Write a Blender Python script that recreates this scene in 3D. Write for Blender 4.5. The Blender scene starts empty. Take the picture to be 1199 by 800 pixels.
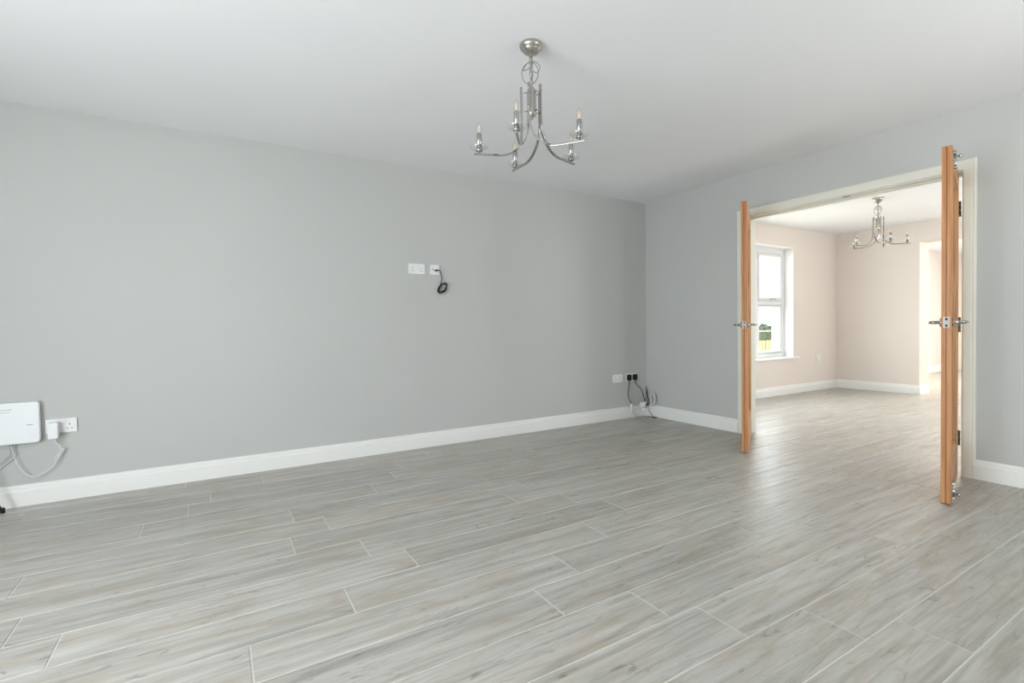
import bpy, math, random
from mathutils import Vector, Matrix

scene = bpy.context.scene
COL = scene.collection
R = math.radians

# ------------------------------------------------------------------ camera
YAW, PITCH, ROLL = 0.5405305, -0.0212748, -0.0146419
FPX, PXX, PXY = 580.605, 599.5, 394.96
CAM = Vector((-4.21079, -4.04721, 1.02978))
cd = bpy.data.cameras.new('camera')
cam = bpy.data.objects.new('camera', cd)
COL.objects.link(cam)
fw = Vector((math.sin(YAW) * math.cos(PITCH), math.cos(YAW) * math.cos(PITCH), math.sin(PITCH)))
r0 = Vector((math.cos(YAW), -math.sin(YAW), 0))
u0 = r0.cross(fw)
rr = math.cos(ROLL) * r0 + math.sin(ROLL) * u0
uu = -math.sin(ROLL) * r0 + math.cos(ROLL) * u0
m = Matrix((rr, uu, -fw)).transposed().to_4x4()
m.translation = CAM
cam.matrix_world = m
cd.sensor_width = 36
cd.sensor_fit = 'HORIZONTAL'
cd.lens = 36 * FPX / 1199
cd.shift_x = -(PXX - 599.5) / 1199
cd.shift_y = (PXY - 400) / 1199
cd.clip_start = 0.05
scene.camera = cam

# ------------------------------------------------------------------ world, light, exposure
world = bpy.data.worlds.new('world')
scene.world = world
world.use_nodes = True
bg = world.node_tree.nodes['Background']
bg.inputs[0].default_value = (0.90, 0.955, 1.0, 1)
bg.inputs[1].default_value = 10.0

scene.view_settings.view_transform = 'Standard'
scene.view_settings.look = 'None'
scene.view_settings.gamma = 1
scene.view_settings.use_curve_mapping = False
scene.view_settings.exposure = 0.1


def area(name, loc, rot, sx, sy, watts, col):
    l = bpy.data.lights.new(name, 'AREA')
    l.shape = 'RECTANGLE'
    l.size, l.size_y = sx, sy
    l.energy = watts
    l.color = col
    o = bpy.data.objects.new(name, l)
    o.location = loc
    o.rotation_euler = rot
    COL.objects.link(o)
    return o


GRC = (1.0, 0.955, 0.88)


def portal(loc, rot, sx, sy):
    """lets the sky be sampled through a wall opening"""
    o = area('sky_portal', loc, rot, sx, sy, 1, (1, 1, 1))
    o.data.cycles.is_portal = True


# the sky comes in through the window and guessed openings; the lights outside are added ground-bounce fill
portal((-1.3, -5.36, 1.35), (R(90), 0, 0), 0.4, 1.5)
portal((-6.76, -3.55, 1.08), (0, R(-90), 0), 2.16, 2.6)
portal((2.2, -5.16, 1.25), (R(90), 0, 0), 0.9, 1.9)
portal((6.8, -2.66, 1.1), (R(90), 0, 0), 1.8, 2.2)
portal((1.88, 0.37, 1.31), (R(-90), 0, 0), 2.26, 1.62)
area('added_front_uplight', (-1.3, -6.1, 0.3), (R(180), 0, 0), 2.0, 1.4, 330, GRC)
area('added_side_uplight', (-7.55, -3.65, -0.02), (R(180), 0, 0), 1.5, 2.8, 50, GRC)
area('added_dining_uplight', (2.2, -6.0, 0.10), (R(180), 0, 0), 2.4, 1.5, 280, (1.0, 0.97, 0.93))
area('added_hall_uplight', (6.8, -3.5, -0.02), (R(180), 0, 0), 3.0, 1.5, 600, GRC)
area('hall_ceiling_lamp', (5.9, -1.4, 2.33), (0, 0, 0), 0.35, 0.35, 75, (1.0, 0.86, 0.70))


# ------------------------------------------------------------------ materials
def mat(name, col, rough=0.5, metal=0.0, spec=0.5, trans=0.0, ior=1.45, coat=0.0):
    mm = bpy.data.materials.new(name)
    mm.use_nodes = True
    b = mm.node_tree.nodes['Principled BSDF']
    b.inputs['Base Color'].default_value = (*col, 1)
    b.inputs['Roughness'].default_value = rough
    b.inputs['Metallic'].default_value = metal
    b.inputs['Specular IOR Level'].default_value = spec
    b.inputs['Transmission Weight'].default_value = trans
    b.inputs['IOR'].default_value = ior
    b.inputs['Coat Weight'].default_value = coat
    return mm


def N(mm, t, **kw):
    n = mm.node_tree.nodes.new(t)
    for k, v in kw.items():
        setattr(n, k, v)
    return n


def L(mm, a, b):
    mm.node_tree.links.new(a, b)


def srgb(r, g, b):
    f = lambda c: (c / 255 / 12.92) if c / 255 <= 0.04045 else ((c / 255 + 0.055) / 1.055) ** 2.4
    return (f(r), f(g), f(b))


def paint(name, col, rough=0.75, bump=0.02, var=0.03, scale=90, spec=0.3):
    """emulsion paint: faint roller texture and faint tone variation"""
    mm = mat(name, col, rough, spec=spec)
    b = mm.node_tree.nodes['Principled BSDF']
    tc = N(mm, 'ShaderNodeTexCoord')
    n1 = N(mm, 'ShaderNodeTexNoise')
    n1.inputs['Scale'].default_value = scale
    n1.inputs['Detail'].default_value = 3
    L(mm, tc.outputs['Object'], n1.inputs['Vector'])
    bp = N(mm, 'ShaderNodeBump')
    bp.inputs['Strength'].default_value = bump
    bp.inputs['Distance'].default_value = 0.01
    L(mm, n1.outputs['Fac'], bp.inputs['Height'])
    L(mm, bp.outputs['Normal'], b.inputs['Normal'])
    n2 = N(mm, 'ShaderNodeTexNoise')
    n2.inputs['Scale'].default_value = 1.3
    n2.inputs['Detail'].default_value = 2
    L(mm, tc.outputs['Object'], n2.inputs['Vector'])
    mr = N(mm, 'ShaderNodeMapRange')
    mr.inputs['To Min'].default_value = 1 - var
    mr.inputs['To Max'].default_value = 1 + var
    L(mm, n2.outputs['Fac'], mr.inputs['Value'])
    hs = N(mm, 'ShaderNodeHueSaturation')
    hs.inputs['Color'].default_value = (*col, 1)
    L(mm, mr.outputs['Result'], hs.inputs['Value'])
    L(mm, hs.outputs['Color'], b.inputs['Base Color'])
    return mm


def oak(name, c1, c2, axis='Z', rough=0.42):
    mm = mat(name, c1, rough, spec=0.35)
    b = mm.node_tree.nodes['Principled BSDF']
    tc = N(mm, 'ShaderNodeTexCoord')
    mp = N(mm, 'ShaderNodeMapping')
    sc = {'Z': (38, 38, 1.6), 'X': (1.6, 38, 38)}[axis]
    mp.inputs['Scale'].default_value = sc
    L(mm, tc.outputs['Object'], mp.inputs['Vector'])
    n1 = N(mm, 'ShaderNodeTexNoise')
    n1.inputs['Scale'].default_value = 1.0
    n1.inputs['Detail'].default_value = 5
    n1.inputs['Distortion'].default_value = 0.6
    L(mm, mp.outputs['Vector'], n1.inputs['Vector'])
    cr = N(mm, 'ShaderNodeValToRGB')
    cr.color_ramp.elements[0].position = 0.33
    cr.color_ramp.elements[0].color = (*c2, 1)
    cr.color_ramp.elements[1].position = 0.62
    cr.color_ramp.elements[1].color = (*c1, 1)
    L(mm, n1.outputs['Fac'], cr.inputs['Fac'])
    L(mm, cr.outputs['Color'], b.inputs['Base Color'])
    bp = N(mm, 'ShaderNodeBump')
    bp.inputs['Strength'].default_value = 0.08
    bp.inputs['Distance'].default_value = 0.004
    L(mm, n1.outputs['Fac'], bp.inputs['Height'])
    L(mm, bp.outputs['Normal'], b.inputs['Normal'])
    return mm


def pane_glass(name, tint=(0.97, 0.985, 0.98), ior=1.45):
    """thin architectural glass: see-through with a Fresnel reflection"""
    mm = bpy.data.materials.new(name)
    mm.use_nodes = True
    nt = mm.node_tree
    nt.nodes.clear()
    out = N(mm, 'ShaderNodeOutputMaterial')
    mx = N(mm, 'ShaderNodeMixShader')
    tr = N(mm, 'ShaderNodeBsdfTransparent')
    tr.inputs[0].default_value = (*tint, 1)
    gl = N(mm, 'ShaderNodeBsdfGlossy')
    gl.inputs['Roughness'].default_value = 0.02
    fr = N(mm, 'ShaderNodeFresnel')
    fr.inputs['IOR'].default_value = ior
    ge = N(mm, 'ShaderNodeNewGeometry')
    sb_ = N(mm, 'ShaderNodeMath', operation='SUBTRACT')
    sb_.inputs[0].default_value = 1.0
    L(mm, ge.outputs['Backfacing'], sb_.inputs[1])
    mu = N(mm, 'ShaderNodeMath', operation='MULTIPLY')
    L(mm, fr.outputs[0], mu.inputs[0])
    L(mm, sb_.outputs[0], mu.inputs[1])
    L(mm, mu.outputs[0], mx.inputs[0])
    L(mm, tr.outputs[0], mx.inputs[1])
    L(mm, gl.outputs[0], mx.inputs[2])
    L(mm, mx.outputs[0], out.inputs[0])
    return mm


M_GREY = paint('grey_emulsion', srgb(190, 191, 188))
M_PEACH = paint('warm_cream_emulsion', srgb(224, 215, 206))
M_CEIL = paint('white_ceiling_emulsion', srgb(238, 239, 241), rough=0.85)
M_WHITE = paint('white_satin_woodwork', srgb(232, 232, 228), rough=0.38, bump=0.006, var=0.01, spec=0.5)
M_CREAM = paint('off_white_door_casing', srgb(226, 224, 212), rough=0.4, bump=0.006, var=0.01, spec=0.5)
M_PLASTIC = mat('white_plastic', srgb(232, 234, 235), 0.32)
M_PLATE = mat('white_socket_plastic', srgb(228, 229, 228), 0.3)
M_HOLE = mat('dark_slot', srgb(28, 28, 30), 0.8)
M_GREYMARK = mat('grey_print', srgb(150, 152, 154), 0.6)
M_BLACK = mat('black_rubber', srgb(22, 22, 23), 0.45)
M_WCABLE = mat('white_cable', srgb(222, 223, 224), 0.45)
M_GCABLE = mat('grey_cable', srgb(158, 162, 165), 0.5)
M_CHROME = mat('polished_chrome', (0.44, 0.43, 0.415), 0.10, metal=1)
M_NICKEL = mat('brushed_nickel', (0.50, 0.48, 0.44), 0.26, metal=1)
M_LATCH = mat('satin_steel_latch', (0.24, 0.225, 0.21), 0.45, metal=1)
M_CHROME_SHADED = mat('shaded_chrome_hinge', (0.16, 0.155, 0.15), 0.4, metal=1)  # hinge chrome with its shade put into a darker colour
M_BULB = pane_glass('pale_amber_bulb_glass', (0.995, 0.975, 0.945))
M_FIL = mat('amber_filament', srgb(240, 220, 190), 0.5)
M_OAK = oak('oak', srgb(202, 152, 106), srgb(172, 120, 78))
M_OAKEDGE = oak('oak_lipping', srgb(190, 134, 86), srgb(162, 106, 62))
M_GLASS = pane_glass('door_glass', (0.96, 0.98, 0.97))
M_CRYSTAL = pane_glass('clear_glass_dish', (1, 1, 1), 2.8)
M_WGLASS = pane_glass('window_glass')
M_UPVC = mat('white_upvc', srgb(228, 228, 228), 0.3)
M_GASKET = mat('gasket_shade_grey', srgb(120, 122, 128), 0.6)
M_STANDMETAL = mat('black_painted_metal', srgb(30, 38, 40), 0.35, metal=0.4)
M_RENDER = paint('white_render', srgb(225, 230, 235), rough=0.9, bump=0.2)


# ------------------------------------------------------------------ mesh builder
class MB:
    def __init__(self):
        self.v, self.f, self.mi, self.sm = [], [], [], []

    def add(self, vs, fs, mi=0, smooth=False):
        o = len(self.v)
        self.v += [Vector(p) for p in vs]
        for q in fs:
            self.f.append([i + o for i in q])
            self.mi.append(mi)
            self.sm.append(smooth)

    def box(self, x0, x1, y0, y1, z0, z1, mi=0):
        self.add([(x0, y0, z0), (x1, y0, z0), (x1, y1, z0), (x0, y1, z0),
                  (x0, y0, z1), (x1, y0, z1), (x1, y1, z1), (x0, y1, z1)],
                 [(3, 2, 1, 0), (4, 5, 6, 7), (0, 1, 5, 4), (1, 2, 6, 5), (2, 3, 7, 6), (3, 0, 4, 7)], mi)
        return self

    def prism(self, prof, a, b, ua, ub, mi=0, smooth=False):
        """profile (list of (p,q)) swept from point a to b, p along ua, q along ub"""
        a, b, ua, ub = Vector(a), Vector(b), Vector(ua), Vector(ub)
        n = len(prof)
        vs = [a + ua * p + ub * q for p, q in prof] + [b + ua * p + ub * q for p, q in prof]
        fs = [(i, (i + 1) % n, n + (i + 1) % n, n + i) for i in range(n)]
        fs += [tuple(range(n - 1, -1, -1)), tuple(range(n, 2 * n))]
        self.add(vs, fs, mi, smooth)
        return self

    def tube(self, pts, r, seg=10, mi=0, closed=False, sect=None):
        """round (or given section) tube along a polyline"""
        pts = [Vector(p) for p in pts]
        n = len(pts)
        rad = r if isinstance(r, (list, tuple)) else [r] * n
        up = None
        rings = []
        for i in range(n):
            if closed:
                t = (pts[(i + 1) % n] - pts[i - 1]).normalized()
            else:
                t = (pts[min(i + 1, n - 1)] - pts[max(i - 1, 0)]).normalized()
            if up is None:
                up = Vector((0, 0, 1)) if abs(t.z) < 0.9 else Vector((1, 0, 0))
                if sect and 'up' in sect:
                    up = Vector(sect['up'])
            up = (up - t * up.dot(t))
            if up.length < 1e-6:
                up = t.orthogonal()
            up.normalize()
            s = t.cross(up)
            if sect:
                rings.append([pts[i] + up * p + s * q for p, q in sect['p']])
            else:
                rings.append([pts[i] + (up * math.cos(2 * math.pi * k / seg) + s * math.sin(2 * math.pi * k / seg)) * rad[i] for k in range(seg)])
        k = len(rings[0])
        vs = [p for rg in rings for p in rg]
        fs = []
        m_ = n if closed else n - 1
        for i in range(m_):
            j = (i + 1) % n
            for q in range(k):
                fs.append((i * k + q, i * k + (q + 1) % k, j * k + (q + 1) % k, j * k + q))
        if not closed:
            fs.append(tuple(range(k - 1, -1, -1)))
            fs.append(tuple((n - 1) * k + q for q in range(k)))
        self.add(vs, fs, mi, sect is None)
        return self

    def lathe(self, prof, origin=(0, 0, 0), axis=(0, 0, 1), seg=28, mi=0, smooth=True):
        """prof: list of (radius, height) turned about an axis"""
        o, ax = Vector(origin), Vector(axis).normalized()
        e1 = ax.orthogonal().normalized()
        e2 = ax.cross(e1)
        vs, fs = [], []
        for (rad, h) in prof:
            for k in range(seg):
                a = 2 * math.pi * k / seg
                vs.append(o + ax * h + (e1 * math.cos(a) + e2 * math.sin(a)) * max(rad, 1e-5))
        for i in range(len(prof) - 1):
            for k in range(seg):
                fs.append((i * seg + k, i * seg + (k + 1) % seg, (i + 1) * seg + (k + 1) % seg, (i + 1) * seg + k))
        fs.append(tuple(range(seg - 1, -1, -1)))
        fs.append(tuple((len(prof) - 1) * seg + k for k in range(seg)))
        self.add(vs, fs, mi, smooth)
        return self

    def build(self, name, mats, parent=None, bevel=0.0, bseg=2, local=False):
        me = bpy.data.meshes.new(name)
        me.from_pydata([tuple(p) for p in self.v], [], self.f)
        for mm in (mats if isinstance(mats, (list, tuple)) else [mats]):
            me.materials.append(mm)
        for i, p in enumerate(me.polygons):
            p.material_index = self.mi[i]
            p.use_smooth = self.sm[i]
        me.update()
        o = bpy.data.objects.new(name, me)
        COL.objects.link(o)
        if parent:
            o.parent = parent
        if bevel:
            bv = o.modifiers.new('bevel', 'BEVEL')
            bv.width = bevel
            bv.segments = bseg
            bv.limit_method = 'ANGLE'
            bv.angle_limit = R(40)
            bv.harden_normals = False
        return o


def tag(o, label=None, cat=None, group=None, kind=None):
    if label: o['label'] = label
    if cat: o['category'] = cat
    if group: o['group'] = group
    if kind: o['kind'] = kind
    return o


def empty(name, loc=(0, 0, 0), rz=0.0):
    o = bpy.data.objects.new(name, None)
    o.empty_display_size = 0.1
    o.location = loc
    o.rotation_euler = (0, 0, rz)
    COL.objects.link(o)
    return o


def spline(pts, n=8):
    """Catmull-Rom through points"""
    P = [Vector(p) for p in pts]
    P = [2 * P[0] - P[1]] + P + [2 * P[-1] - P[-2]]
    out = []
    for i in range(1, len(P) - 2):
        for k in range(n):
            t = k / n
            a, b, c, d = P[i - 1], P[i], P[i + 1], P[i + 2]
            out.append(0.5 * ((2 * b) + (c - a) * t + (2 * a - 5 * b + 4 * c - d) * t * t + (3 * b - a - 3 * c + d) * t ** 3))
    out.append(P[-2])
    return out


def rbox(w, h, rad, n=6):
    """rounded rectangle outline centred at 0"""
    out = []
    for cx, cy, a0 in ((w / 2 - rad, h / 2 - rad, 0), (-w / 2 + rad, h / 2 - rad, 90), (-w / 2 + rad, -h / 2 + rad, 180), (w / 2 - rad, -h / 2 + rad, 270)):
        for k in range(n + 1):
            a = R(a0 + 90 * k / n)
            out.append((cx + rad * math.cos(a), cy + rad * math.sin(a)))
    return out


# ================================================================== THE SETTING
H = 2.4
XL, YF = -6.6, -5.2            # unseen left wall and the wall behind the camera
RX = 4.2                       # far wall of the dining room
YD = 0.03                      # window wall of the dining room

# ---------------------------------------------------------------- floor
random.seed(11)
PITCHY, PLEN, GAP = 0.2092, 1.206, 0.0042
ROW_X = {0: -4.256, 1: -4.365, 2: -4.560, 3: -3.867, 4: -4.928, 5: -3.916, 6: -4.834, 7: -4.682,
         8: -3.795, 9: -4.136, 10: -3.165, 11: -2.859, 12: -2.730, 13: -2.423, 14: -2.220, -1: -3.95, -2: -4.4}
X0F, X1F, Y0F, Y1F = -6.9, 9.2, -5.6, 0.1
fm = MB()
rand_val = []


def plank(x0, x1, y0, y1, v):
    c = 0.0015
    zb = -0.004
    fm.add([(x0, y0, zb), (x1, y0, zb), (x1, y1, zb), (x0, y1, zb),
            (x0 + c * 0.3, y0 + c * 0.3, -c), (x1 - c * 0.3, y0 + c * 0.3, -c), (x1 - c * 0.3, y1 - c * 0.3, -c), (x0 + c * 0.3, y1 - c * 0.3, -c),
            (x0 + c, y0 + c, 0), (x1 - c, y0 + c, 0), (x1 - c, y1 - c, 0), (x0 + c, y1 - c, 0)],
           [(8, 9, 10, 11), (0, 1, 5, 4), (1, 2, 6, 5), (2, 3, 7, 6), (3, 0, 4, 7), (4, 5, 9, 8), (5, 6, 10, 9), (6, 7, 11, 10), (7, 4, 8, 11)], 0)
    rand_val.extend([v] * 9)


for k in range(-3, 26):
    yt = -0.342 - PITCHY * k
    yb = yt - PITCHY
    y1, y0 = min(yt - GAP / 2, Y1F), max(yb + GAP / 2, Y0F)
    if y1 - y0 < 0.01:
        continue
    xs = ROW_X.get(k, random.uniform(0, PLEN))
    x = xs - PLEN * math.ceil((xs - X0F) / PLEN)
    while x < X1F:
        a, b = max(x + GAP / 2, X0F), min(x + PLEN - GAP / 2, X1F)
        if b - a > 0.02:
            plank(a, b, y0, y1, random.random())
        x += PLEN
fm.add([(X0F, Y0F, -0.0018), (X1F, Y0F, -0.0018), (X1F, Y1F, -0.0018), (X0F, Y1F, -0.0018)], [(0, 1, 2, 3)], 1)
rand_val.append(0.5)
fm.box(X0F, X1F, Y0F, Y1F, -0.12, -0.006, 1)
rand_val.extend([0.5] * 6)


def floor_mat():
    mm = mat('wood_effect_porcelain', srgb(168, 165, 156), 0.3, spec=0.5)
    b = mm.node_tree.nodes['Principled BSDF']
    at = N(mm, 'ShaderNodeAttribute', attribute_name='plank_random')
    tc = N(mm, 'ShaderNodeTexCoord')
    # shift the pattern by a random amount on every plank
    cmb = N(mm, 'ShaderNodeCombineXYZ')
    for i, k in enumerate((37.0, 91.0, 53.0)):
        mu = N(mm, 'ShaderNodeMath', operation='MULTIPLY')
        mu.inputs[1].default_value = k
        L(mm, at.outputs['Fac'], mu.inputs[0])
        L(mm, mu.outputs[0], cmb.inputs[i])
    va = N(mm, 'ShaderNodeVectorMath', operation='ADD')
    L(mm, tc.outputs['Object'], va.inputs[0])
    L(mm, cmb.outputs[0], va.inputs[1])

    def noise(sx, sy, detail, dist, rough=0.55):
        mp = N(mm, 'ShaderNodeMapping')
        mp.inputs['Scale'].default_value = (sx, sy, 1)
        L(mm, va.outputs[0], mp.inputs['Vector'])
        n = N(mm, 'ShaderNodeTexNoise')
        n.inputs['Scale'].default_value = 1
        n.inputs['Detail'].default_value = detail
        n.inputs['Roughness'].default_value = rough
        n.inputs['Distortion'].default_value = dist
        L(mm, mp.outputs['Vector'], n.inputs['Vector'])
        return n.outputs['Fac']

    def ramp(src, stops):
        cr = N(mm, 'ShaderNodeValToRGB')
        el = cr.color_ramp.elements
        while len(el) < len(stops):
            el.new(0.5)
        for e, (p, c) in zip(el, stops):
            e.position = p
            e.color = (*c, 1)
        L(mm, src, cr.inputs['Fac'])
        return cr.outputs['Color']

    def mix(fac, a, c, mode='MIX'):
        mx = N(mm, 'ShaderNodeMix', data_type='RGBA', blend_type=mode)
        if isinstance(fac, float):
            mx.inputs['Factor'].default_value = fac
        else:
            L(mm, fac, mx.inputs['Factor'])
        for s, k in ((a, 'A'), (c, 'B')):
            sock = [i for i in mx.inputs if i.name == k and i.type == 'RGBA'][0]
            if isinstance(s, tuple):
                sock.default_value = (*s, 1)
            else:
                L(mm, s, sock)
        return [o for o in mx.outputs if o.type == 'RGBA'][0]

    base = ramp(noise(1.7, 26, 6, 0.9, 0.6), [(0.27, srgb(147, 144, 137)), (0.5, srgb(179, 176, 169)), (0.73, srgb(198, 196, 190))])
    fine = ramp(noise(4, 150, 3, 0.3), [(0.3, (0.90, 0.90, 0.89)), (0.6, (1, 1, 1))])
    c = mix(0.8, base, fine, 'MULTIPLY')
    # brownish washes in soft patches
    wash = ramp(noise(2.6, 9, 3, 1.2), [(0.50, (0, 0, 0)), (0.74, (1, 1, 1))])
    c = mix(wash, c, mix(0.55, c, srgb(160, 143, 116)))
    # short grey dashes along the grain
    da = ramp(noise(7, 70, 3, 0.8), [(0.60, (0, 0, 0)), (0.72, (1, 1, 1))])
    c = mix(da, c, mix(0.35, c, srgb(112, 109, 102)))
    # thin wandering veins and dark knots
    ve = ramp(noise(3.0, 13, 4, 2.4), [(0.488, (0, 0, 0)), (0.5, (1, 1, 1)), (0.512, (0, 0, 0))])
    vm = ramp(noise(2.2, 7, 2, 0.5), [(0.54, (0, 0, 0)), (0.66, (1, 1, 1))])
    c = mix(mix(1.0, ve, vm, 'MULTIPLY'), c, mix(0.42, c, srgb(98, 90, 76)))
    kn = ramp(noise(4.5, 17, 4, 2.2), [(0.63, (0, 0, 0)), (0.73, (1, 1, 1))])
    c = mix(kn, c, mix(0.55, c, srgb(88, 82, 70)))
    # each plank a little lighter or darker
    mr = N(mm, 'ShaderNodeMapRange')
    mr.inputs['To Min'].default_value = 0.945
    mr.inputs['To Max'].default_value = 1.045
    L(mm, at.outputs['Fac'], mr.inputs['Value'])
    hs = N(mm, 'ShaderNodeHueSaturation')
    L(mm, mr.outputs['Result'], hs.inputs['Value'])
    L(mm, c, hs.inputs['Color'])
    L(mm, hs.outputs['Color'], b.inputs['Base Color'])
    rg = N(mm, 'ShaderNodeMapRange')
    rg.inputs['To Min'].default_value = 0.27
    rg.inputs['To Max'].default_value = 0.42
    g = noise(2.5, 40, 4, 0.5)
    L(mm, g, rg.inputs['Value'])
    L(mm, rg.outputs['Result'], b.inputs['Roughness'])
    bp = N(mm, 'ShaderNodeBump')
    bp.inputs['Strength'].default_value = 0.10
    bp.inputs['Distance'].default_value = 0.003
    L(mm, g, bp.inputs['Height'])
    L(mm, bp.outputs['Normal'], b.inputs['Normal'])
    return mm


M_FLOOR = floor_mat()
M_GROUT = mat('pale_grout', srgb(206, 204, 197), 0.7)
floor = fm.build('floor', [M_FLOOR, M_GROUT])
at = floor.data.attributes.new('plank_random', 'FLOAT', 'FACE')
for i, v in enumerate(rand_val):
    at.data[i].value = v
tag(floor, 'grey wood effect plank tiled floor with pale grout lines', 'floor', kind='structure')

# ---------------------------------------------------------------- ceiling
ce = MB().box(X0F, X1F, Y0F, 0.5, H, H + 0.12).build('ceiling', M_CEIL)
tag(ce, 'plain white ceiling over both rooms', 'ceiling', kind='structure')


# ---------------------------------------------------------------- walls
def wall(name, boxes, mats, label):
    mb = MB()
    for b in boxes:
        mb.box(*b[:6], mi=(b[6] if len(b) > 6 else 0))
    o = mb.build(name, mats)
    tag(o, label, 'wall', kind='structure')
    return o


wall('wall_back', [(XL - 0.3, 0.0, 0.0, 0.3, 0, H)], M_GREY, 'long grey wall with the sockets and hub on it')
# wall with the double doorway: grey towards us, cream towards the dining room
OY0, OY1, OZ = -2.800, -1.196, 2.030      # structural opening
TB = 0.15
wr = MB()
for (y0, y1, z0, z1) in ((OY1, 0.0, 0, H), (YF, OY0, 0, H), (OY0, OY1, OZ, H)):
    wr.box(0, TB / 2, y0, y1, z0, z1, 0)
    wr.box(TB / 2, TB, y0, min(y1, 0.0), z0, z1, 1)
o = wr.build('wall_right', [M_GREY, M_PEACH])
tag(o, 'grey wall with the wide double doorway in it', 'wall', kind='structure')
# left wall with the patio opening, and the wall behind the camera with a window opening added for light
wall('wall_left', [(XL - 0.15, XL, -2.25, 0, 0, H), (XL - 0.15, XL, YF, -4.85, 0, H), (XL - 0.15, XL, -4.85, -2.25, 2.16, H)],
     M_GREY, 'grey wall with the glazed patio opening left of the camera')
wall('wall_front', [(XL, -1.5, YF - 0.15, YF, 0, H), (-1.1, 0.15, YF - 0.15, YF, 0, H), (-1.5, -1.1, YF - 0.15, YF, 2.1, H), (-1.5, -1.1, YF - 0.15, YF, 0, 0.6)],
     M_GREY, 'grey wall behind the camera with a narrow opening added for light')
# dining room
WX0, WX1, WZ0, WZ1 = 0.75, 3.01, 0.505, 2.115
WD = 0.33
wall('wall_dining_left', [(0.15, WX0, YD, YD + WD, 0, H), (WX1, 4.5, YD, YD + WD, 0, H), (WX0, WX1, YD, YD + WD, 0, WZ0), (WX0, WX1, YD, YD + WD, WZ1, H)],
     M_PEACH, 'cream wall with the white window in the next room')
PY, PZ = -1.05, 2.127
wall('wall_dining_back', [(RX, RX + 0.28, PY, YD, 0, H), (RX, RX + 0.28, -3.2, PY, PZ, H), (RX, RX + 0.28, -5.0, -3.2, 0, H)],
     M_PEACH, 'cream far wall of the next room with an opening at its right')
wall('wall_dining_right', [(0.15, 1.75, -5.15, -5.0, 0, H), (2.65, RX + 0.28, -5.15, -5.0, 0, H), (1.75, 2.65, -5.15, -5.0, 0, 0.3), (1.75, 2.65, -5.15, -5.0, 2.2, H)],
     M_PEACH, 'cream wall with the wide window right of the doorway, out of view')
wall('wall_hall_left', [(4.5, 9.0, 0.1, 0.4, 0, H)], M_PEACH, 'cream wall glimpsed through the far opening')
wall('wall_hall_back', [(9.0, 9.2, -2.65, 0.4, 0, H)], M_PEACH, 'cream end wall of the hall, out of view')
wall('wall_hall_right', [(4.48, 5.9, -2.65, -2.5, 0, H), (7.7, 9.0, -2.65, -2.5, 0, H), (5.9, 7.7, -2.65, -2.5, 2.2, H)],
     M_PEACH, 'cream wall of the hall with its glazed opening, out of view')

# ---------------------------------------------------------------- skirting boards
SK = [(0, 0), (0.018, 0), (0.018, 0.088), (0.0165, 0.093), (0.0125, 0.096), (0.0115, 0.100), (0.0115, 0.112), (0.009, 0.121), (0.004, 0.1255), (0, 0.126)]


def skirting(name, a, b, out, label, mm=M_WHITE):
    o = MB().prism(SK, a, b, out, (0, 0, 1)).build(name, mm)
    tag(o, label, 'skirting board', kind='structure')
    return o


skirting('baseboard_back', (XL, 0, 0), (0, 0, 0), (0, -1, 0), 'white skirting board along the long grey wall')
skirting('baseboard_right', (0, -1.152, 0), (0, -0.018, 0), (-1, 0, 0), 'white skirting board between the room corner and the doorway')
skirting('baseboard_right_near', (0, YF, 0), (0, -2.8432, 0), (-1, 0, 0), 'white skirting board right of the doorway')
skirting('baseboard_left', (XL, -2.25, 0), (XL, 0, 0), (1, 0, 0), 'white skirting board on the wall left of the camera')
skirting('baseboard_dining_left', (0.15, YD, 0), (RX, YD, 0), (0, -1, 0), 'white skirting board under the dining room window')
skirting('baseboard_dining_back', (RX, PY, 0), (RX, YD - 0.018, 0), (-1, 0, 0), 'white skirting board on the far dining room wall')
skirting('baseboard_dining_return', (RX - 0.018, PY, 0), (RX + 0.28, PY, 0), (0, -1, 0), 'white skirting board wrapping into the far opening')
skirting('baseboard_hall', (4.48, 0.1, 0), (9.0, 0.1, 0), (0, -1, 0), 'white skirting board glimpsed in the hall beyond')

# ---------------------------------------------------------------- door casing: lining, stops, architraves
LY0, LY1, LZ = -2.777, -1.228, 1.996       # clear opening
dl = MB()
dl.box(-0.001, TB + 0.001, OY1 - 0.032, OY1 - 0.001, 0, LZ + 0.032)
dl.box(-0.001, TB + 0.001, OY0 + 0.001, LY0, 0, LZ + 0.032)
dl.box(-0.001, TB + 0.001, LY0, LY1, LZ, LZ + 0.032)
casing = dl.build('trim_1', M_CREAM, bevel=0.0015)
tag(casing, 'off-white door casing around the wide double doorway', 'door frame', kind='structure')
st = MB()
st.box(0.048, 0.085, LY1 - 0.013, LY1, 0, LZ)
st.box(0.048, 0.085, LY0, LY0 + 0.013, 0, LZ)
st.box(0.048, 0.085, LY0 + 0.013, LY1 - 0.013, LZ - 0.013, LZ)
st.build('door_stop', M_CREAM, casing, bevel=0.001)
AR = [(0, 0), (0, 0.013), (0.006, 0.018), (0.045, 0.018), (0.052, 0.016), (0.060, 0.0175), (0.066, 0.015), (0.070, 0.010), (0.070, 0)]
AI0, AI1, AIZ, AW = LY0 - 0.002, LY1 + 0.006, LZ + 0.006, 0.070


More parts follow.
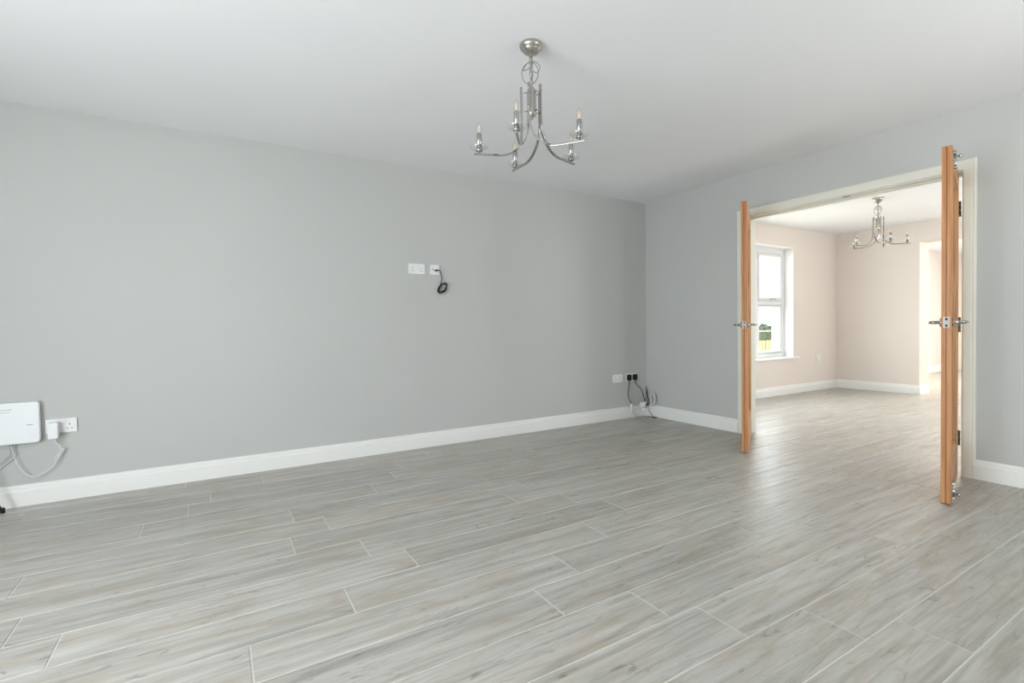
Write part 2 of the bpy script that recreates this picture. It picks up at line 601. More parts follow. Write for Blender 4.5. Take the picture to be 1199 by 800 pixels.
def architrave(side):
    """mitred surround; side -1 = towards us, +1 = dining room"""
    x = 0.0 if side < 0 else TB
    for nm, path, outd in (
        ('architrave_leg', ((AI1, 0), (AI1, AIZ)), 1),
        ('architrave_leg', ((AI0, 0), (AI0, AIZ)), -1),
        ('architrave_head', ((AI0, AIZ), (AI1, AIZ)), 0)):
        mb = MB()
        vs = []
        for end in (0, 1):
            for p, q in AR:
                if outd:
                    y = path[end][0] + outd * p
                    z = path[end][1] + (p if end else 0)
                else:
                    y = path[end][0] + (p if end else -p)
                    z = path[end][1] + p
                vs.append((x + side * q, y, z))
        n = len(AR)
        fs = [(i, (i + 1) % n, n + (i + 1) % n, n + i) for i in range(n)] + [tuple(range(n)), tuple(range(n, 2 * n))]
        mb.add(vs, fs)
        mb.build(nm, M_CREAM, casing)


architrave(-1)
architrave(1)
MB().box(-0.006, 0.03, -2.105, -2.057, LZ - 0.0015, LZ + 0.004).build('strike_plate', M_NICKEL, casing, bevel=0.001)


# ---------------------------------------------------------------- doors
def make_door(name, label, hinge, ang, face, bolts, knuckle_len=0.1):
    """leaf lies from the hinge (local x=0) to the leading edge (x=W); local y = 0 is the face that
    carries the hinge knuckles, the thickness runs to -y*face ... ; z up"""
    W, T, HT, Z0 = 0.752, 0.044, 1.981, 0.008
    ST, TR, BR = 0.115, 0.118, 0.235
    y0, y1 = -T, 0.0
    ym = (y0 + y1) / 2
    z1 = Z0 + HT
    mb = MB()
    mb.box(0, ST, y0, y1, Z0, z1)
    mb.box(W - ST, W - 0.012, y0, y1, Z0, z1)
    mb.box(ST, W - ST, y0, y1, Z0, Z0 + BR)
    mb.box(ST, W - ST, y0, y1, z1 - TR, z1)
    o = mb.build(name, M_OAK, bevel=0.0012)
    o.location = (hinge[0], hinge[1], 0)
    o.rotation_euler = (0, 0, ang)
    tag(o, label, 'door', kind='structure')
    # rebated meeting edge
    MB().box(W - 0.012, W, y0, ym - 0.003, Z0, z1).box(W - 0.012, W - 0.0005, ym + 0.0025, y1, Z0, z1).build('meeting_edge', M_OAKEDGE, o)
    # glass and the beads that hold it on both faces
    xa, xb, za, zb = ST, W - ST, Z0 + BR, z1 - TR
    MB().box(xa, xb, ym - 0.003, ym + 0.003, za, zb).build('glass_pane', M_GLASS, o)
    for s in (-1, 1):
        bd = MB()
        prof = [(0, 0), (0.013, 0), (0.011, 0.007), (0.005, 0.011), (0, 0.012)]
        yb = ym + s * 0.003
        V = [(xa, za), (xb, za), (xb, zb), (xa, zb)]
        for i in range(4):
            (ax, az), (bx, bz) = V[i], V[(i + 1) % 4]
            ina = [(1, 1), (-1, 1), (-1, -1), (1, -1)][i]
            inb = [(1, 1), (-1, 1), (-1, -1), (1, -1)][(i + 1) % 4]
            vs = [(ax + ina[0] * p, yb + s * q, az + ina[1] * p) for p, q in prof] + [(bx + inb[0] * p, yb + s * q, bz + inb[1] * p) for p, q in prof]
            n = len(prof)
            bd.add(vs, [(k, (k + 1) % n, n + (k + 1) % n, n + k) for k in range(n)])
        bd.build('glazing_bead', M_OAK, o)
    # levers on both faces, latch on the edge
    zh, xh = 1.018, W - 0.058
    for s, yf in ((-1, y0), (1, y1)):
        hb = MB()
        hb.lathe([(0.0262, 0), (0.0262, 0.006), (0.024, 0.009), (0.012, 0.010), (0.0095, 0.013), (0.0095, 0.034)], (xh, yf, zh), (0, s, 0), 24)
        path = spline([(xh, yf + s * 0.030, zh), (xh - 0.004, yf + s * 0.046, zh), (xh - 0.020, yf + s * 0.053, zh), (xh - 0.06, yf + s * 0.056, zh), (xh - 0.12, yf + s * 0.062, zh)], 5)
        hb.tube(path, [0.0095] * (len(path) - 3) + [0.009, 0.008, 0.005], 14)
        hb.build('lever_handle', M_CHROME, o)
    lt = MB()
    lt.box(W - 0.0005, W + 0.0015, ym - 0.014, ym + 0.014, zh - 0.030, zh + 0.030)
    lt.box(W, W + 0.010, ym - 0.007, ym + 0.007, zh - 0.008, zh + 0.008)
    lt.box(W + 0.001, W + 0.0017, ym - 0.005, ym + 0.005, zh - 0.024, zh - 0.012, 1)
    lt.box(W + 0.001, W + 0.0017, ym - 0.005, ym + 0.005, zh + 0.012, zh + 0.024, 1)
    lt.build('latch', [M_LATCH, M_HOLE], o)
    for zc in (0.25, 1.0, 1.76):
        hg = MB()
        yk = y1 + 0.006 if face > 0 else y0 - 0.006
        for q in range(5):
            za_, zb_ = zc - 0.05 + q * 0.02 + 0.0006, zc - 0.05 + (q + 1) * 0.02 - 0.0006
            hg.lathe([(0.0062, za_), (0.0062, zb_)], (-0.006, yk, 0), (0, 0, 1), 14)
        hg.box(-0.0018, 0.0, y0 + 0.006, y1 - 0.002, zc - 0.05, zc + 0.05)
        hg.build('hinge', M_CHROME_SHADED, o)
    if bolts:
        yb = y1 if bolts > 0 else y0
        s = 1 if bolts > 0 else -1
        for zc, d in ((z1 - 0.070, 1), (Z0 + 0.060, -1)):
            bb = MB()
            bb.box(W - 0.085, W - 0.055, min(yb, yb + s * 0.003), max(yb, yb + s * 0.003), zc - 0.055, zc + 0.055)
            bb.lathe([(0.005, zc - 0.05), (0.005, zc + 0.05 + 0.004)], (W - 0.07, yb + s * 0.009, 0), (0, 0, 1), 12)
            for zz in (-0.04, 0.0, 0.04):
                bb.box(W - 0.079, W - 0.061, min(yb + s * 0.003, yb + s * 0.015), max(yb + s * 0.003, yb + s * 0.015), zc + zz - 0.006, zc + zz + 0.006)
            bb.lathe([(0.003, 0.010), (0.003, 0.022), (0.0085, 0.025), (0.0095, 0.030), (0.0085, 0.035), (0.003, 0.037)], (W - 0.07, yb, zc + d * 0.02), (0, s, 0), 16)
            bb.build('barrel_bolt', M_CHROME, o)
    return o


# left leaf: right-hand face line runs from (0.024,-1.268) to the leading corner (-0.617,-1.658)
aL = math.atan2(-1.658 + 1.268, -0.617 - 0.024)
make_door('door_1', 'glazed oak door standing open, the left leaf of the doorway', (0.024, -1.268), aL, -1, 0)
aR = math.atan2(-2.951 + 2.757, -0.725 - 0.0)
make_door('door_2', 'glazed oak door standing open with bolts, the right leaf of the doorway', (0.0, -2.757), aR, 1, 1)


# ---------------------------------------------------------------- window in the dining room
def frame_ring(mb, x0, x1, z0, z1, w, y0, y1):
    mb.box(x0, x0 + w, y0, y1, z0, z1)
    mb.box(x1 - w, x1, y0, y1, z0, z1)
    mb.box(x0 + w, x1 - w, y0, y1, z0, z0 + w)
    mb.box(x0 + w, x1 - w, y0, y1, z1 - w, z1)


FY0, FY1 = YD + 0.135, YD + 0.205
wf = MB()
WT = WZ1 - 0.028
MX = 2.335
wb = 0.527
frame_ring(wf, WX0, WX1, wb, WT, 0.062, FY0, FY1)
MX2 = 1.425
for mx_ in (MX, MX2):
    wf.box(mx_ - 0.03, mx_ + 0.03, FY0, FY1, wb + 0.062, WT - 0.062)
BAYS = ((WX0 + 0.062, MX2 - 0.03), (MX2 + 0.03, MX - 0.03), (MX + 0.03, WX1 - 0.062))
TZ = 1.318
for xa, xb in BAYS:
    wf.box(xa, xb, FY0, FY1, TZ - 0.03, TZ + 0.03)
win = wf.build('window_1', M_UPVC, bevel=0.004)
tag(win, 'white three-light window with deep reveal in the next room', 'window', kind='structure')
for xa, xb in BAYS:
    # gaskets in a grey that paints their shadow lines, upper opening sash, panes and bars
    for za, zb, sash in ((TZ + 0.03, WT - 0.062, True), (wb + 0.062, TZ - 0.03, False)):
        g = MB()
        frame_ring(g, xa, xb, za, zb, 0.008, FY0 + 0.012, FY0 + 0.03)
        g.build('gasket', M_GASKET, win)
        s_ = MB()
        w_ = 0.042 if sash else 0.030
        frame_ring(s_, xa + 0.006, xb - 0.006, za + 0.006, zb - 0.006, w_, FY0 - (0.006 if sash else -0.004), FY1 - 0.01)
        zm = 1.672 if sash else 0.912
        s_.box(xa + w_, xb - w_, FY0 + 0.03, FY0 + 0.045, zm - 0.011, zm + 0.011)
        sh = s_.build('sash', M_UPVC, win, bevel=0.003)
        MB().box(xa + w_, xb - w_, FY0 + 0.034, FY0 + 0.040, za + w_, zb - w_).build('pane', M_WGLASS, sh)
        if sash:
            hh = MB().box((xa + xb) / 2 - 0.015, (xa + xb) / 2 + 0.015, FY0 - 0.016, FY0 - 0.006, za + 0.014, za + 0.034)
            hh.box((xa + xb) / 2 - 0.012, (xa + xb) / 2 + 0.10, FY0 - 0.030, FY0 - 0.016, za + 0.018, za + 0.032)
            hh.build('window_handle', M_NICKEL, sh, bevel=0.002)
# reveals get thin panels, whitened for the daylight on them; the board at the bottom
sb = MB().box(WX0 - 0.13, WX1 + 0.13, YD - 0.028, YD - 0.0005, WZ0, WZ0 + 0.024).box(WX0, WX1, YD - 0.001, FY0, WZ0, WZ0 + 0.024)
sb.build('window_sill', M_WHITE, win, bevel=0.004)
M_REVEAL = paint('daylit_white_reveal', srgb(240, 240, 238), rough=0.6, var=0.01)  # whiter than the wall: sky light on the reveals put into the colour
for rx0, rx1 in ((WX0, WX0 + 0.004), (WX1 - 0.004, WX1)):
    MB().box(rx0, rx1, YD + 0.0005, FY0, WZ0 + 0.024, WZ1).build('reveal', M_REVEAL, win)
MB().box(WX0 + 0.004, WX1 - 0.004, YD + 0.0005, FY0, WZ1 - 0.004, WZ1).build('reveal', M_REVEAL, win)
hd = MB().box(WX0, WX1, FY0, FY0 + 0.07, WT, WZ1).build('window_head', M_UPVC, win)

# ================================================================== OUTSIDE THE WINDOW
gm = paint('garden_gravel', srgb(196, 188, 168), rough=0.95, bump=0.3, var=0.1, scale=30)
o = MB().box(-3, 24, 0.45, 26, -0.45, -0.30).build('ground', gm)
tag(o, 'pale garden ground outside the window', 'ground', kind='structure')
# clipped hedge
random.seed(5)
M_LEAF = mat('hedge_leaf', srgb(44, 54, 30), 0.8)
hb = MB()
for i in range(5200):
    p = Vector((random.uniform(3.0, 17.0), random.uniform(8.4, 9.4), -0.3 + random.random() ** 0.7 * 1.35 * (1 + 0.06 * math.sin(i))))
    a = Vector((random.gauss(0, 1), random.gauss(0, 1), random.gauss(0, 1))).normalized()
    b = a.orthogonal().normalized()
    c = a.cross(b)
    s = random.uniform(0.05, 0.10)
    hb.add([p - b * s, p + c * s * 0.5, p + b * s, p - c * s * 0.5], [(0, 1, 2, 3)])
hb.box(3.05, 16.95, 8.6, 9.2, -0.3, 0.9)
o = hb.build('garden_hedge', M_LEAF)
tag(o, 'green hedge behind the timber fence outside the window', 'hedge')
# low timber fence
M_FENCE = oak('pale_fence_timber', srgb(126, 114, 82), srgb(106, 94, 64), 'Z', 0.8)
fn = empty('timber_fence', (9.5, 7.2, -0.3))
tag(fn, 'low pale timber fence in front of the hedge outside the window', 'fence')
for k in range(50):
    x = -6 + k * 0.24
    MB().box(x, x + 0.2, -0.02, 0, 0.05, 0.66).build('fence_board', M_FENCE, fn)
MB().box(-6, 6, 0, 0.05, 0.15, 0.22).box(-6, 6, 0, 0.05, 0.5, 0.57).build('fence_rail', M_FENCE, fn)


# ================================================================== SOCKETS AND PLATES
def socket_plate(name, label, cx, cz, y, wd, ht=0.087, gang=2, cat='socket', group=None, sw=True):
    """UK wall plate on a wall facing -y"""
    o = empty(name, (cx, y, cz))
    tag(o, label, cat, group)
    MB().prism(rbox(wd, ht, 0.004, 3), (0, 0, 0), (0, -0.0095, 0), (1, 0, 0), (0, 0, 1)).build('faceplate', M_PLATE, o, bevel=0.0015)
    centres = [0] if gang == 1 else [-wd / 4 - 0.001, wd / 4 + 0.001]
    for c in centres:
        pins = MB()
        zc = -0.008
        pins.box(c - 0.0022, c + 0.0022, -0.0104, -0.0094, zc + 0.010, zc + 0.019)
        for sx in (-0.011, 0.011):
            pins.box(c + sx - 0.0034, c + sx + 0.0034, -0.0104, -0.0094, zc - 0.012, zc - 0.0075)
        pins.build('pin_holes', M_HOLE, o)
        if sw:
            sx = c + (0.019 if c < 0 or gang == 1 else -0.019)
            k = MB()
            k.prism([(-0.0075, -0.0095), (0.0075, -0.0095), (0.0075, -0.0115), (0, -0.0125), (-0.0075, -0.014)], (sx, 0, 0.018), (sx, 0, 0.036), (1, 0, 0), (0, 1, 0))
            k.build('rocker_switch', M_PLATE, o)
    return o


socket_plate('double_socket', 'white double socket high on the wall beside the aerial plate', -2.721, 1.5335, 0, 0.147)
# aerial plate with its plug
tvp = empty('aerial_plate', (-2.557, 0, 1.5325))
tag(tvp, 'small white aerial plate high on the wall with black cable in it', 'socket')
MB().prism(rbox(0.085, 0.085, 0.004, 3), (0, 0, 0), (0, -0.0095, 0), (1, 0, 0), (0, 0, 1)).build('faceplate', M_PLATE, tvp, bevel=0.0015)
MB().lathe([(0.0055, 0.0095), (0.0055, 0.014), (0.0035, 0.0145)], (-0.018, 0, 0.002), (0, -1, 0), 16).build('aerial_outlet', M_GREYMARK, tvp)
MB().box(-0.0215, -0.0195, -0.0102, -0.0094, -0.004, 0.016).build('plate_mark', M_GREYMARK, tvp)

# black coax lead hanging from the aerial plate, coiled
cx = empty('coax_lead', (-2.557, 0, 1.5325))
tag(cx, 'black aerial lead plugged into the small plate and coiled below it', 'cable')
MB().lathe([(0.0085, 0.0), (0.0085, 0.018), (0.0065, 0.020), (0.0065, 0.030), (0.004, 0.032)], (0.008, -0.0105, -0.006), (0, -1, 0), 18).build('coax_plug', M_BLACK, cx)
lead = spline([(0.008, -0.040, -0.006), (0.022, -0.042, -0.006), (0.038, -0.036, -0.016), (0.050, -0.028, -0.045), (0.056, -0.026, -0.075), (0.052, -0.024, -0.100), (0.046, -0.026, -0.122)], 6)
random.seed(3)
coil = []
for k in range(0, 31):
    a = k / 30 * 2 * math.pi * 3.6 + 1.9
    ra, rb_ = 0.050 + 0.006 * math.sin(k * 0.9), 0.027 + 0.005 * math.sin(k * 1.7)
    tilt = R(49)
    px, pz = ra * math.cos(a), rb_ * math.sin(a)
    coil.append((0.061 + px * math.cos(tilt) - pz * math.sin(tilt), -0.022 - 0.010 * math.sin(k * 0.6) - 0.004 * (k % 3), -0.160 + px * math.sin(tilt) + pz * math.cos(tilt)))
MB().tube(lead + spline(coil, 5), 0.0041, 8).build('cable', M_BLACK, cx)
MB().tube([(0.061 + 0.012 * math.cos(t), -0.026 + 0.011 * math.sin(t), -0.186) for t in [i * math.pi / 6 for i in range(12)]], 0.003, 6, closed=True).build('cable_tie', M_BLACK, cx)

# ---------------------------------------------------------------- the hub on the left
sp = socket_plate('double_socket', 'white double socket low on the wall beside the white hub', -5.030, 0.4615, 0, 0.147)
# white power adapter plugged into it
ad = empty('power_adapter', (-5.062, -0.0105, 0.4405))
tag(ad, 'white plug-in power adapter in the socket beside the hub', 'plug')
MB().prism(rbox(0.046, 0.098, 0.006, 4), (0, 0, 0), (0, -0.050, 0), (1, 0, 0), (0, 0, 1)).build('adapter_body', M_PLASTIC, ad, bevel=0.003)
MB().lathe([(0.0045, 0), (0.004, 0.014), (0.0028, 0.022)], (0.004, -0.022, -0.049), (0, 0, -1), 12).build('strain_relief', M_WCABLE, ad)
cab = spline([(0.004, -0.022, -0.060), (0.008, -0.020, -0.078), (0.024, -0.018, -0.10), (0.028, -0.018, -0.130), (0.014, -0.018, -0.172), (-0.004, -0.018, -0.215), (-0.036, -0.018, -0.242),
              (-0.068, -0.018, -0.262), (-0.094, -0.018, -0.268), (-0.121, -0.018, -0.258), (-0.150, -0.018, -0.222), (-0.171, -0.018, -0.172), (-0.181, -0.018, -0.120), (-0.190, -0.014, -0.072)], 6)
MB().tube(cab, 0.0026, 8).build('power_cord', M_WCABLE, ad)
bun = []
for k in range(25):
    a = k / 24 * 2 * math.pi * 3
    ra, rb_ = 0.046, 0.0075
    bun.append((0.018 + 0.5 * ra * math.cos(a) + rb_ * math.sin(a), -0.014 - 0.0022 * (k % 4), -0.158 + 0.88 * ra * math.cos(a) - 0.4 * rb_ * math.sin(a)))
MB().tube(spline(bun, 4), 0.0022, 6).build('cord_bundle', M_WCABLE, ad)
MB().tube([(0.018 + 0.011 * math.cos(t), -0.019 + 0.009 * math.sin(t), -0.158) for t in [i * math.pi / 6 for i in range(12)]], 0.0022, 6, closed=True).build('cord_tie', M_WCABLE, ad)

# hub: thin upright case with softly rounded corners, on the wall
HXR, HW, HH, HD = -5.123, 0.262, 0.246, 0.038
hub = empty('internet_hub', (HXR - HW / 2, 0, 0.500))
tag(hub, 'white wall-mounted internet hub at the left edge', 'internet hub')
MB().prism(rbox(HW, HH, 0.018, 8), (0, -0.006, 0), (0, -HD, 0), (1, 0, 0), (0, 0, 1)).build('case', M_PLASTIC, hub, bevel=0.006, bseg=3)
MB().prism(rbox(HW - 0.05, HH - 0.05, 0.01, 4), (0, 0, 0), (0, -0.008, 0), (1, 0, 0), (0, 0, 1)).build('wall_bracket', M_GCABLE, hub)
mk = MB()
for (xa, xb, z, h_) in ((-0.075, -0.005, 0.083, 0.0028), (-0.002, 0.012, 0.0845, 0.0040), (-0.050, -0.018, 0.068, 0.0026), (-0.015, 0.004, 0.0695, 0.0026)):
    n = max(2, int((xb - xa) / 0.0042))
    for k in range(n):
        x = xa + (xb - xa) * k / n
        mk.box(x, x + (xb - xa) / n * 0.72, -HD - 0.0004, -HD + 0.0005, z - h_ / 2 * (1 if k % 3 else 1.5), z + h_ / 2)
mk.build('printed_lettering', M_GREYMARK, hub)
mk = MB()
for k in range(7):
    mk.box(0.073 + k * 0.0042, 0.0758 + k * 0.0042, -HD - 0.0004, -HD + 0.0005, -0.0155, -0.0115 + (0.002 if k in (0, 4) else 0))
mk.build('printed_logo', mat('dark_grey_print', srgb(98, 100, 104), 0.6), hub)
# cables under the hub
hc = empty('network_cable', (-5.256, 0, 0.372))
tag(hc, 'grey network cable leaving the underside of the hub to the left', 'cable')
MB().tube(spline([(0, -0.022, 0.012), (-0.002, -0.022, -0.020), (-0.002, -0.022, -0.048), (-0.012, -0.022, -0.068), (-0.052, -0.022, -0.105), (-0.12, -0.022, -0.17), (-0.25, -0.022, -0.235)], 6), 0.0027, 8).build('cable', M_GCABLE, hc)
MB().box(-0.006, 0.006, -0.027, -0.017, -0.008, 0.012).build('cable_plug', M_GCABLE, hc, bevel=0.001)
hc2 = empty('broadband_cable', (-5.243, 0, 0.372))
tag(hc2, 'white broadband cable from the hub underside drooping left behind the grey one', 'cable')
MB().tube(spline([(0.002, -0.014, 0.012), (0.0, -0.013, -0.022), (0.004, -0.012, -0.050), (-0.010, -0.012, -0.080), (-0.062, -0.012, -0.128), (-0.14, -0.012, -0.20), (-0.25, -0.012, -0.24)], 6), 0.0026, 8).build('cable', M_WCABLE, hc2)

# ---------------------------------------------------------------- corner sockets
socket_plate('double_socket', 'white double socket low by the corner, nothing plugged in', -0.447, 0.4475, 0, 0.147)
socket_plate('double_socket', 'white double socket nearest the corner with two black plugs in it', -0.247, 0.4475, 0, 0.147)


def plug(label, x, path, cordmat, r=0.0040):
    o = empty('power_plug', (x, -0.0105, 0.4475))
    tag(o, label, 'plug')
    body = [(-0.024, -0.032), (0.024, -0.032), (0.027, -0.016), (0.024, 0.026), (0.016, 0.034), (-0.016, 0.034), (-0.024, 0.026), (-0.027, -0.016)]
    MB().prism(body, (0, 0, 0), (0, -0.024, 0), (1, 0, 0), (0, 0, 1)).build('plug_body', M_BLACK, o, bevel=0.003)
    MB().lathe([(0.006, 0), (0.0055, 0.012), (0.004, 0.026)], (0, -0.013, -0.031), (0, 0, -1), 12).build('strain_relief', M_BLACK, o)
    MB().tube(spline([(px - x, py + 0.0105, pz - 0.4475) for px, py, pz in path], 6), r, 8).build('cord', cordmat, o)
    return o


plug('black plug in the left half of the corner socket, cord hanging down', -0.292,
     [(-0.292, -0.0235, 0.392), (-0.298, -0.026, 0.366), (-0.315, -0.034, 0.320), (-0.325, -0.034, 0.270), (-0.312, -0.036, 0.215), (-0.290, -0.038, 0.180), (-0.282, -0.040, 0.166)], M_BLACK)
plug('black plug in the right half of the corner socket, cord hanging down', -0.202,
     [(-0.202, -0.0235, 0.392), (-0.188, -0.030, 0.362), (-0.145, -0.045, 0.320), (-0.120, -0.05, 0.270), (-0.100, -0.05, 0.215), (-0.085, -0.055, 0.165), (-0.060, -0.065, 0.125), (-0.042, -0.07, 0.135), (-0.040, -0.065, 0.190), (-0.052, -0.055, 0.255), (-0.050, -0.05, 0.300)], M_BLACK)

# white adapter blocks hanging in the cables
wa = empty('cable_adapter', (-0.140, -0.075, 0.145))
tag(wa, 'white two-block cable adapter hanging among the corner cables with black leads', 'adapter')
MB().box(-0.034, 0.034, -0.016, 0.016, -0.022, 0.026).build('adapter_body', M_PLASTIC, wa, bevel=0.004)
MB().tube(spline([(0.020, 0.0, 0.024), (0.050, 0.0, 0.062), (0.078, 0.004, 0.11), (0.084, 0.016, 0.16), (0.072, 0.02, 0.19), (0.062, 0.016, 0.15), (0.066, 0.006, 0.09), (0.070, -0.004, 0.02), (0.046, -0.014, -0.012), (0.020, -0.018, -0.016)], 6), 0.003, 8).build('black_lead', M_BLACK, wa)
MB().tube(spline([(0.030, -0.010, -0.026), (0.056, -0.018, -0.062), (0.088, -0.022, -0.100), (0.102, -0.045, -0.132), (0.085, -0.075, -0.1405), (0.045, -0.09, -0.1405), (0.070, -0.12, -0.1405), (0.098, -0.11, -0.1405), (0.06, -0.06, -0.1395), (-0.02, -0.075, -0.1405)], 6), 0.0032, 8).build('trailing_lead', M_BLACK, wa)
MB().box(-0.012, 0.054, -0.027, 0.001, -0.073, -0.041).build('lower_block', M_PLASTIC, wa, bevel=0.004)
MB().tube(spline([(0.008, -0.013, -0.071), (0.014, -0.017, -0.107), (0.038, -0.043, -0.1405), (0.068, -0.073, -0.1420)], 6), 0.0026, 8).build('white_tail', M_WCABLE, wa)

wc = empty('white_lead', (-0.290, -0.05, 0.15))
tag(wc, 'white lead with inline connector hanging under the left corner plug', 'cable')
MB().box(-0.010, 0.012, -0.012, 0.008, -0.062, 0.010).build('inline_connector', M_PLASTIC, wc, bevel=0.003)
MB().tube(spline([(0.0, -0.002, 0.008), (0.014, -0.004, 0.022), (0.018, -0.004, -0.010), (0.014, -0.004, -0.05), (0.028, -0.006, -0.095), (0.065, -0.02, -0.135), (0.10, -0.035, -0.1465)], 6), 0.0024, 8).build('cord', M_GCABLE, wc)
MB().tube(spline([(0.0, -0.004, -0.060), (0.004, -0.004, -0.09), (-0.004, -0.01, -0.125), (-0.02, -0.03, -0.1465), (-0.05, -0.05, -0.1465)], 6), 0.0024, 8).build('lower_cord', M_WCABLE, wc)

# pale coil of cable tied up beside the corner
pc = empty('cable_coil', (-0.020, -0.118, 0.20))
tag(pc, 'pale coil of white cable hanging against the skirting in the corner', 'cable')
random.seed(9)
cl = []
for k in range(97):
    a = k / 96 * 2 * math.pi * 12
    sc_ = 0.35 + 0.65 * k / 96
    cl.append((-0.005 * (k % 3) - 0.004, (0.040 * sc_ + 0.002 * math.sin(k)) * math.cos(a), (0.050 + 0.026 * sc_ + 0.003 * math.sin(k * 1.3)) * math.sin(a)))
MB().tube(spline(cl, 4), 0.0036, 7).build('cable', mat('pale_grey_green_cable', srgb(196, 202, 200), 0.5), pc)
MB().tube([(-0.010 + 0.013 * math.cos(t), 0.013 * math.sin(t), -0.074) for t in [i * math.pi / 6 for i in range(12)]], 0.004, 6, closed=True).build('cable_tie', mat('tan_tie', srgb(170, 158, 146), 0.6), pc)

# faint socket in the dining room
socket_plate('double_socket', 'pale double socket in the next room right of its window', 3.678, 0.487, YD, 0.147, sw=False)

# ---------------------------------------------------------------- foot of a stand at the left edge
sd = empty('tripod_stand', (-5.484, -0.176, 0))
tag(sd, 'black metal stand of which one foot shows at the left skirting', 'stand')
for k in range(3):
    a = R(20 + 120 * k)
    d = Vector((math.cos(a), math.sin(a), 0))
    lg = MB()
    lg.tube([d * 0.012 + Vector((0, 0, 0.46)), d * 0.214 + Vector((0, 0, 0.016))], [0.009, 0.008], 12).build('leg', M_STANDMETAL, sd)
    MB().lathe([(0.011, 0), (0.011, 0.022), (0.009, 0.03)], d * 0.218, (0, 0, 1), 14).build('rubber_foot', M_BLACK, sd)
MB().lathe([(0.012, 0.10), (0.012, 0.80)], (0, 0, 0), (0, 0, 1), 16).build('pole', M_STANDMETAL, sd)
MB().lathe([(0.022, 0.42), (0.026, 0.44), (0.026, 0.48), (0.022, 0.50)], (0, 0, 0), (0, 0, 1), 16).build('collar', M_STANDMETAL, sd)


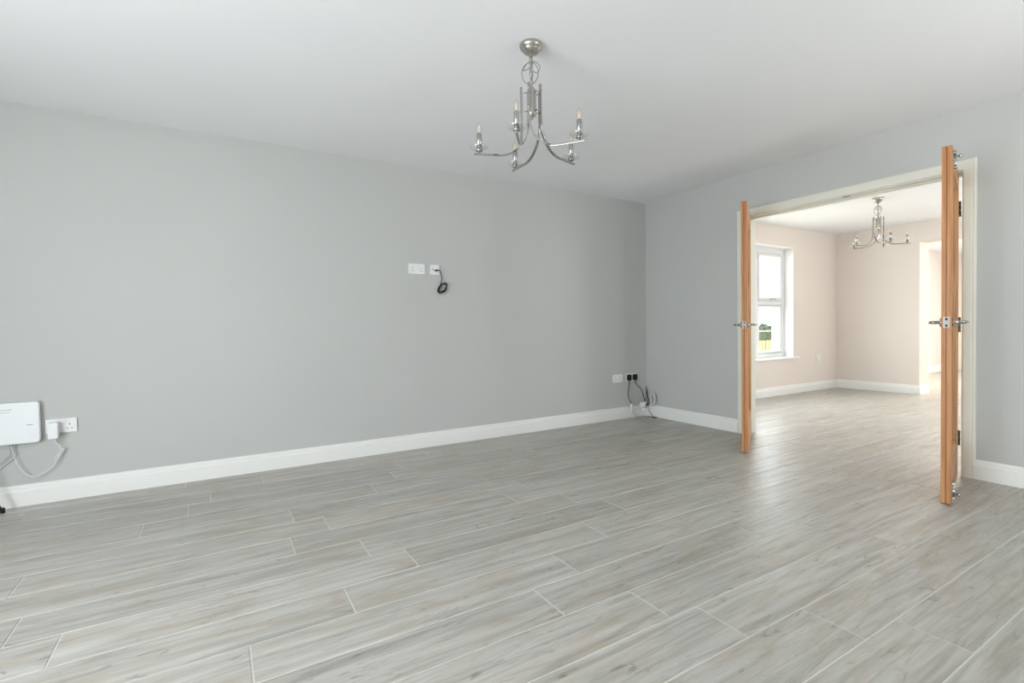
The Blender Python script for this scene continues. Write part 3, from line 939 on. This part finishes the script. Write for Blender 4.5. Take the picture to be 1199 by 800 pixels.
# ================================================================== CHANDELIERS
def make_chandelier(label, x, y, rot):
    o = empty('chandelier', (x, y, H), rot)
    tag(o, label, 'chandelier', 'matching five-arm chandeliers')
    # ceiling rose
    MB().lathe([(0.0, 0.0), (0.050, -0.001), (0.055, -0.006), (0.0555, -0.016), (0.052, -0.024), (0.045, -0.029), (0.043, -0.033), (0.036, -0.042), (0.022, -0.050), (0.010, -0.055), (0.008, -0.066), (0.0, -0.068)][1:-1] , (0, 0, 0), (0, 0, 1), 36).build('ceiling_rose', M_NICKEL, o)
    # chain links
    zt = -0.066
    ch = MB()
    for k in range(4):
        zc = zt - 0.014 - k * 0.034
        pts = []
        for q in range(20):
            a = 2 * math.pi * q / 20
            p, z = 0.010 * math.cos(a), 0.022 * math.sin(a)
            pts.append((p, 0, zc + z) if k % 2 == 0 else (0, p, zc + z))
        ch.tube(pts, 0.0022, 7, closed=True)
    ch.build('chain', M_CHROME, o)
    # spare flex looped round the chain
    fl = []
    for k in range(44):
        a = k / 43 * 2 * math.pi * 2.1 + 1.57
        big = 1.0 if k < 26 else 0.55
        h_ = (0.038 if k < 26 else 0.022) * math.cos(a) + (-0.004 if k < 26 else 0.020)
        fl.append((h_ * 0.80, h_ * -0.58 + 0.007 * math.sin(a * 0.5), (-0.142 if k < 26 else -0.112) + 0.052 * big * math.sin(a)))
    fl = [(0.002, 0.002, -0.060), (0.004, 0.004, -0.078)] + fl + [(0.004, 0.0, -0.19), (0, 0, -0.212)]
    MB().tube(spline(fl, 3), 0.0026, 7).build('flex', M_GCABLE2, o)
    # central column
    MB().lathe([(0.004, -0.206), (0.010, -0.208), (0.012, -0.214), (0.008, -0.221), (0.0215, -0.223), (0.0225, -0.226), (0.0225, -0.334), (0.0215, -0.340), (0.016, -0.350), (0.007, -0.357), (0.004, -0.366), (0.001, -0.368)], (0, 0, 0), (0, 0, 1), 32).build('column', M_NICKEL, o)
    RB, RC = 0.050, 0.258
    for k in range(5):
        th = R(72 * k)
        B = Vector((RB * math.cos(th - R(72)), RB * math.sin(th - R(72)), 0))
        C = Vector((RC * math.cos(th), RC * math.sin(th), 0))
        D = (C - B)
        S = D.length
        D.normalize()
        side = Vector((0, 0, 1)).cross(D)
        zb, ze, sa = -0.375, -0.527, 0.150
        pts = [B + Vector((0, 0, -0.208)), B + Vector((0, 0, -0.29))]
        for q in range(17):
            a = math.pi / 2 * q / 16
            pts.append(B + D * (sa * (1 - math.cos(a))) + Vector((0, 0, zb + (ze - zb) * math.sin(a))))
        pts += [B + D * (S + 0.026) + Vector((0, 0, ze))]
        w, t = 0.0058, 0.0045
        sec = [(-t, -w), (t, -w), (t, w), (-t, w)]
        arm = MB().tube(pts, 0.005, sect={'p': sec, 'up': D}).build('arm', M_CHROME, o, bevel=0.0012)
        # pins fixing the bar to the column
        for z in (-0.235, -0.325):
            pn = MB()
            pn.tube([B * 0.42 + Vector((0, 0, z)), B + Vector((0, 0, z))], 0.0028, 8)
            pn.lathe([(0.0048, 0), (0.0048, 0.004), (0.002, 0.006)], B * 1.08 + Vector((0, 0, z)), B, 12)
            pn.build('fixing_pin', M_CHROME, arm)
        # candle: cup, glass dish, tube, bulb
        z0 = ze + 0.0042
        MB().lathe([(0.006, z0), (0.006, z0 + 0.006), (0.0165, z0 + 0.009), (0.017, z0 + 0.016), (0.0135, z0 + 0.017)], C, (0, 0, 1), 24).build('candle_cup', M_CHROME, o)
        MB().lathe([(0.0138, z0 + 0.0175), (0.030, z0 + 0.0175), (0.0395, z0 + 0.020), (0.044, z0 + 0.026), (0.0445, z0 + 0.032), (0.042, z0 + 0.033), (0.038, z0 + 0.028), (0.028, z0 + 0.025), (0.0138, z0 + 0.0245)], C, (0, 0, 1), 32).build('glass_dish', M_CRYSTAL, o)
        MB().lathe([(0.0125, z0 + 0.017), (0.0125, z0 + 0.092), (0.011, z0 + 0.0935)], C, (0, 0, 1), 24).build('candle_tube', M_CHROME, o)
        bl = MB().lathe([(0.006, z0 + 0.0935), (0.0085, z0 + 0.099), (0.0125, z0 + 0.110), (0.0135, z0 + 0.120), (0.011, z0 + 0.131), (0.0065, z0 + 0.140), (0.0025, z0 + 0.148), (0.001, z0 + 0.151)], C, (0, 0, 1), 20).build('bulb', M_BULB, o)
        fi = MB()
        for s_ in (-1, 1):
            fi.tube([C + Vector((0.0035 * s_, 0, z0 + 0.100)), C + Vector((0.005 * s_, 0, z0 + 0.112)), C + Vector((0.002 * s_, 0, z0 + 0.130))], 0.0016, 6)
        fi.build('filament', M_FIL, bl)
    return o


M_GCABLE2 = mat('clear_silver_flex', srgb(150, 148, 142), 0.3, metal=0.5)
make_chandelier('five-arm chrome candle chandelier hanging in the near room', -2.862, -2.018, R(5.4))
make_chandelier('five-arm chrome candle chandelier hanging beyond the open doors', 2.15, -1.40, R(11))
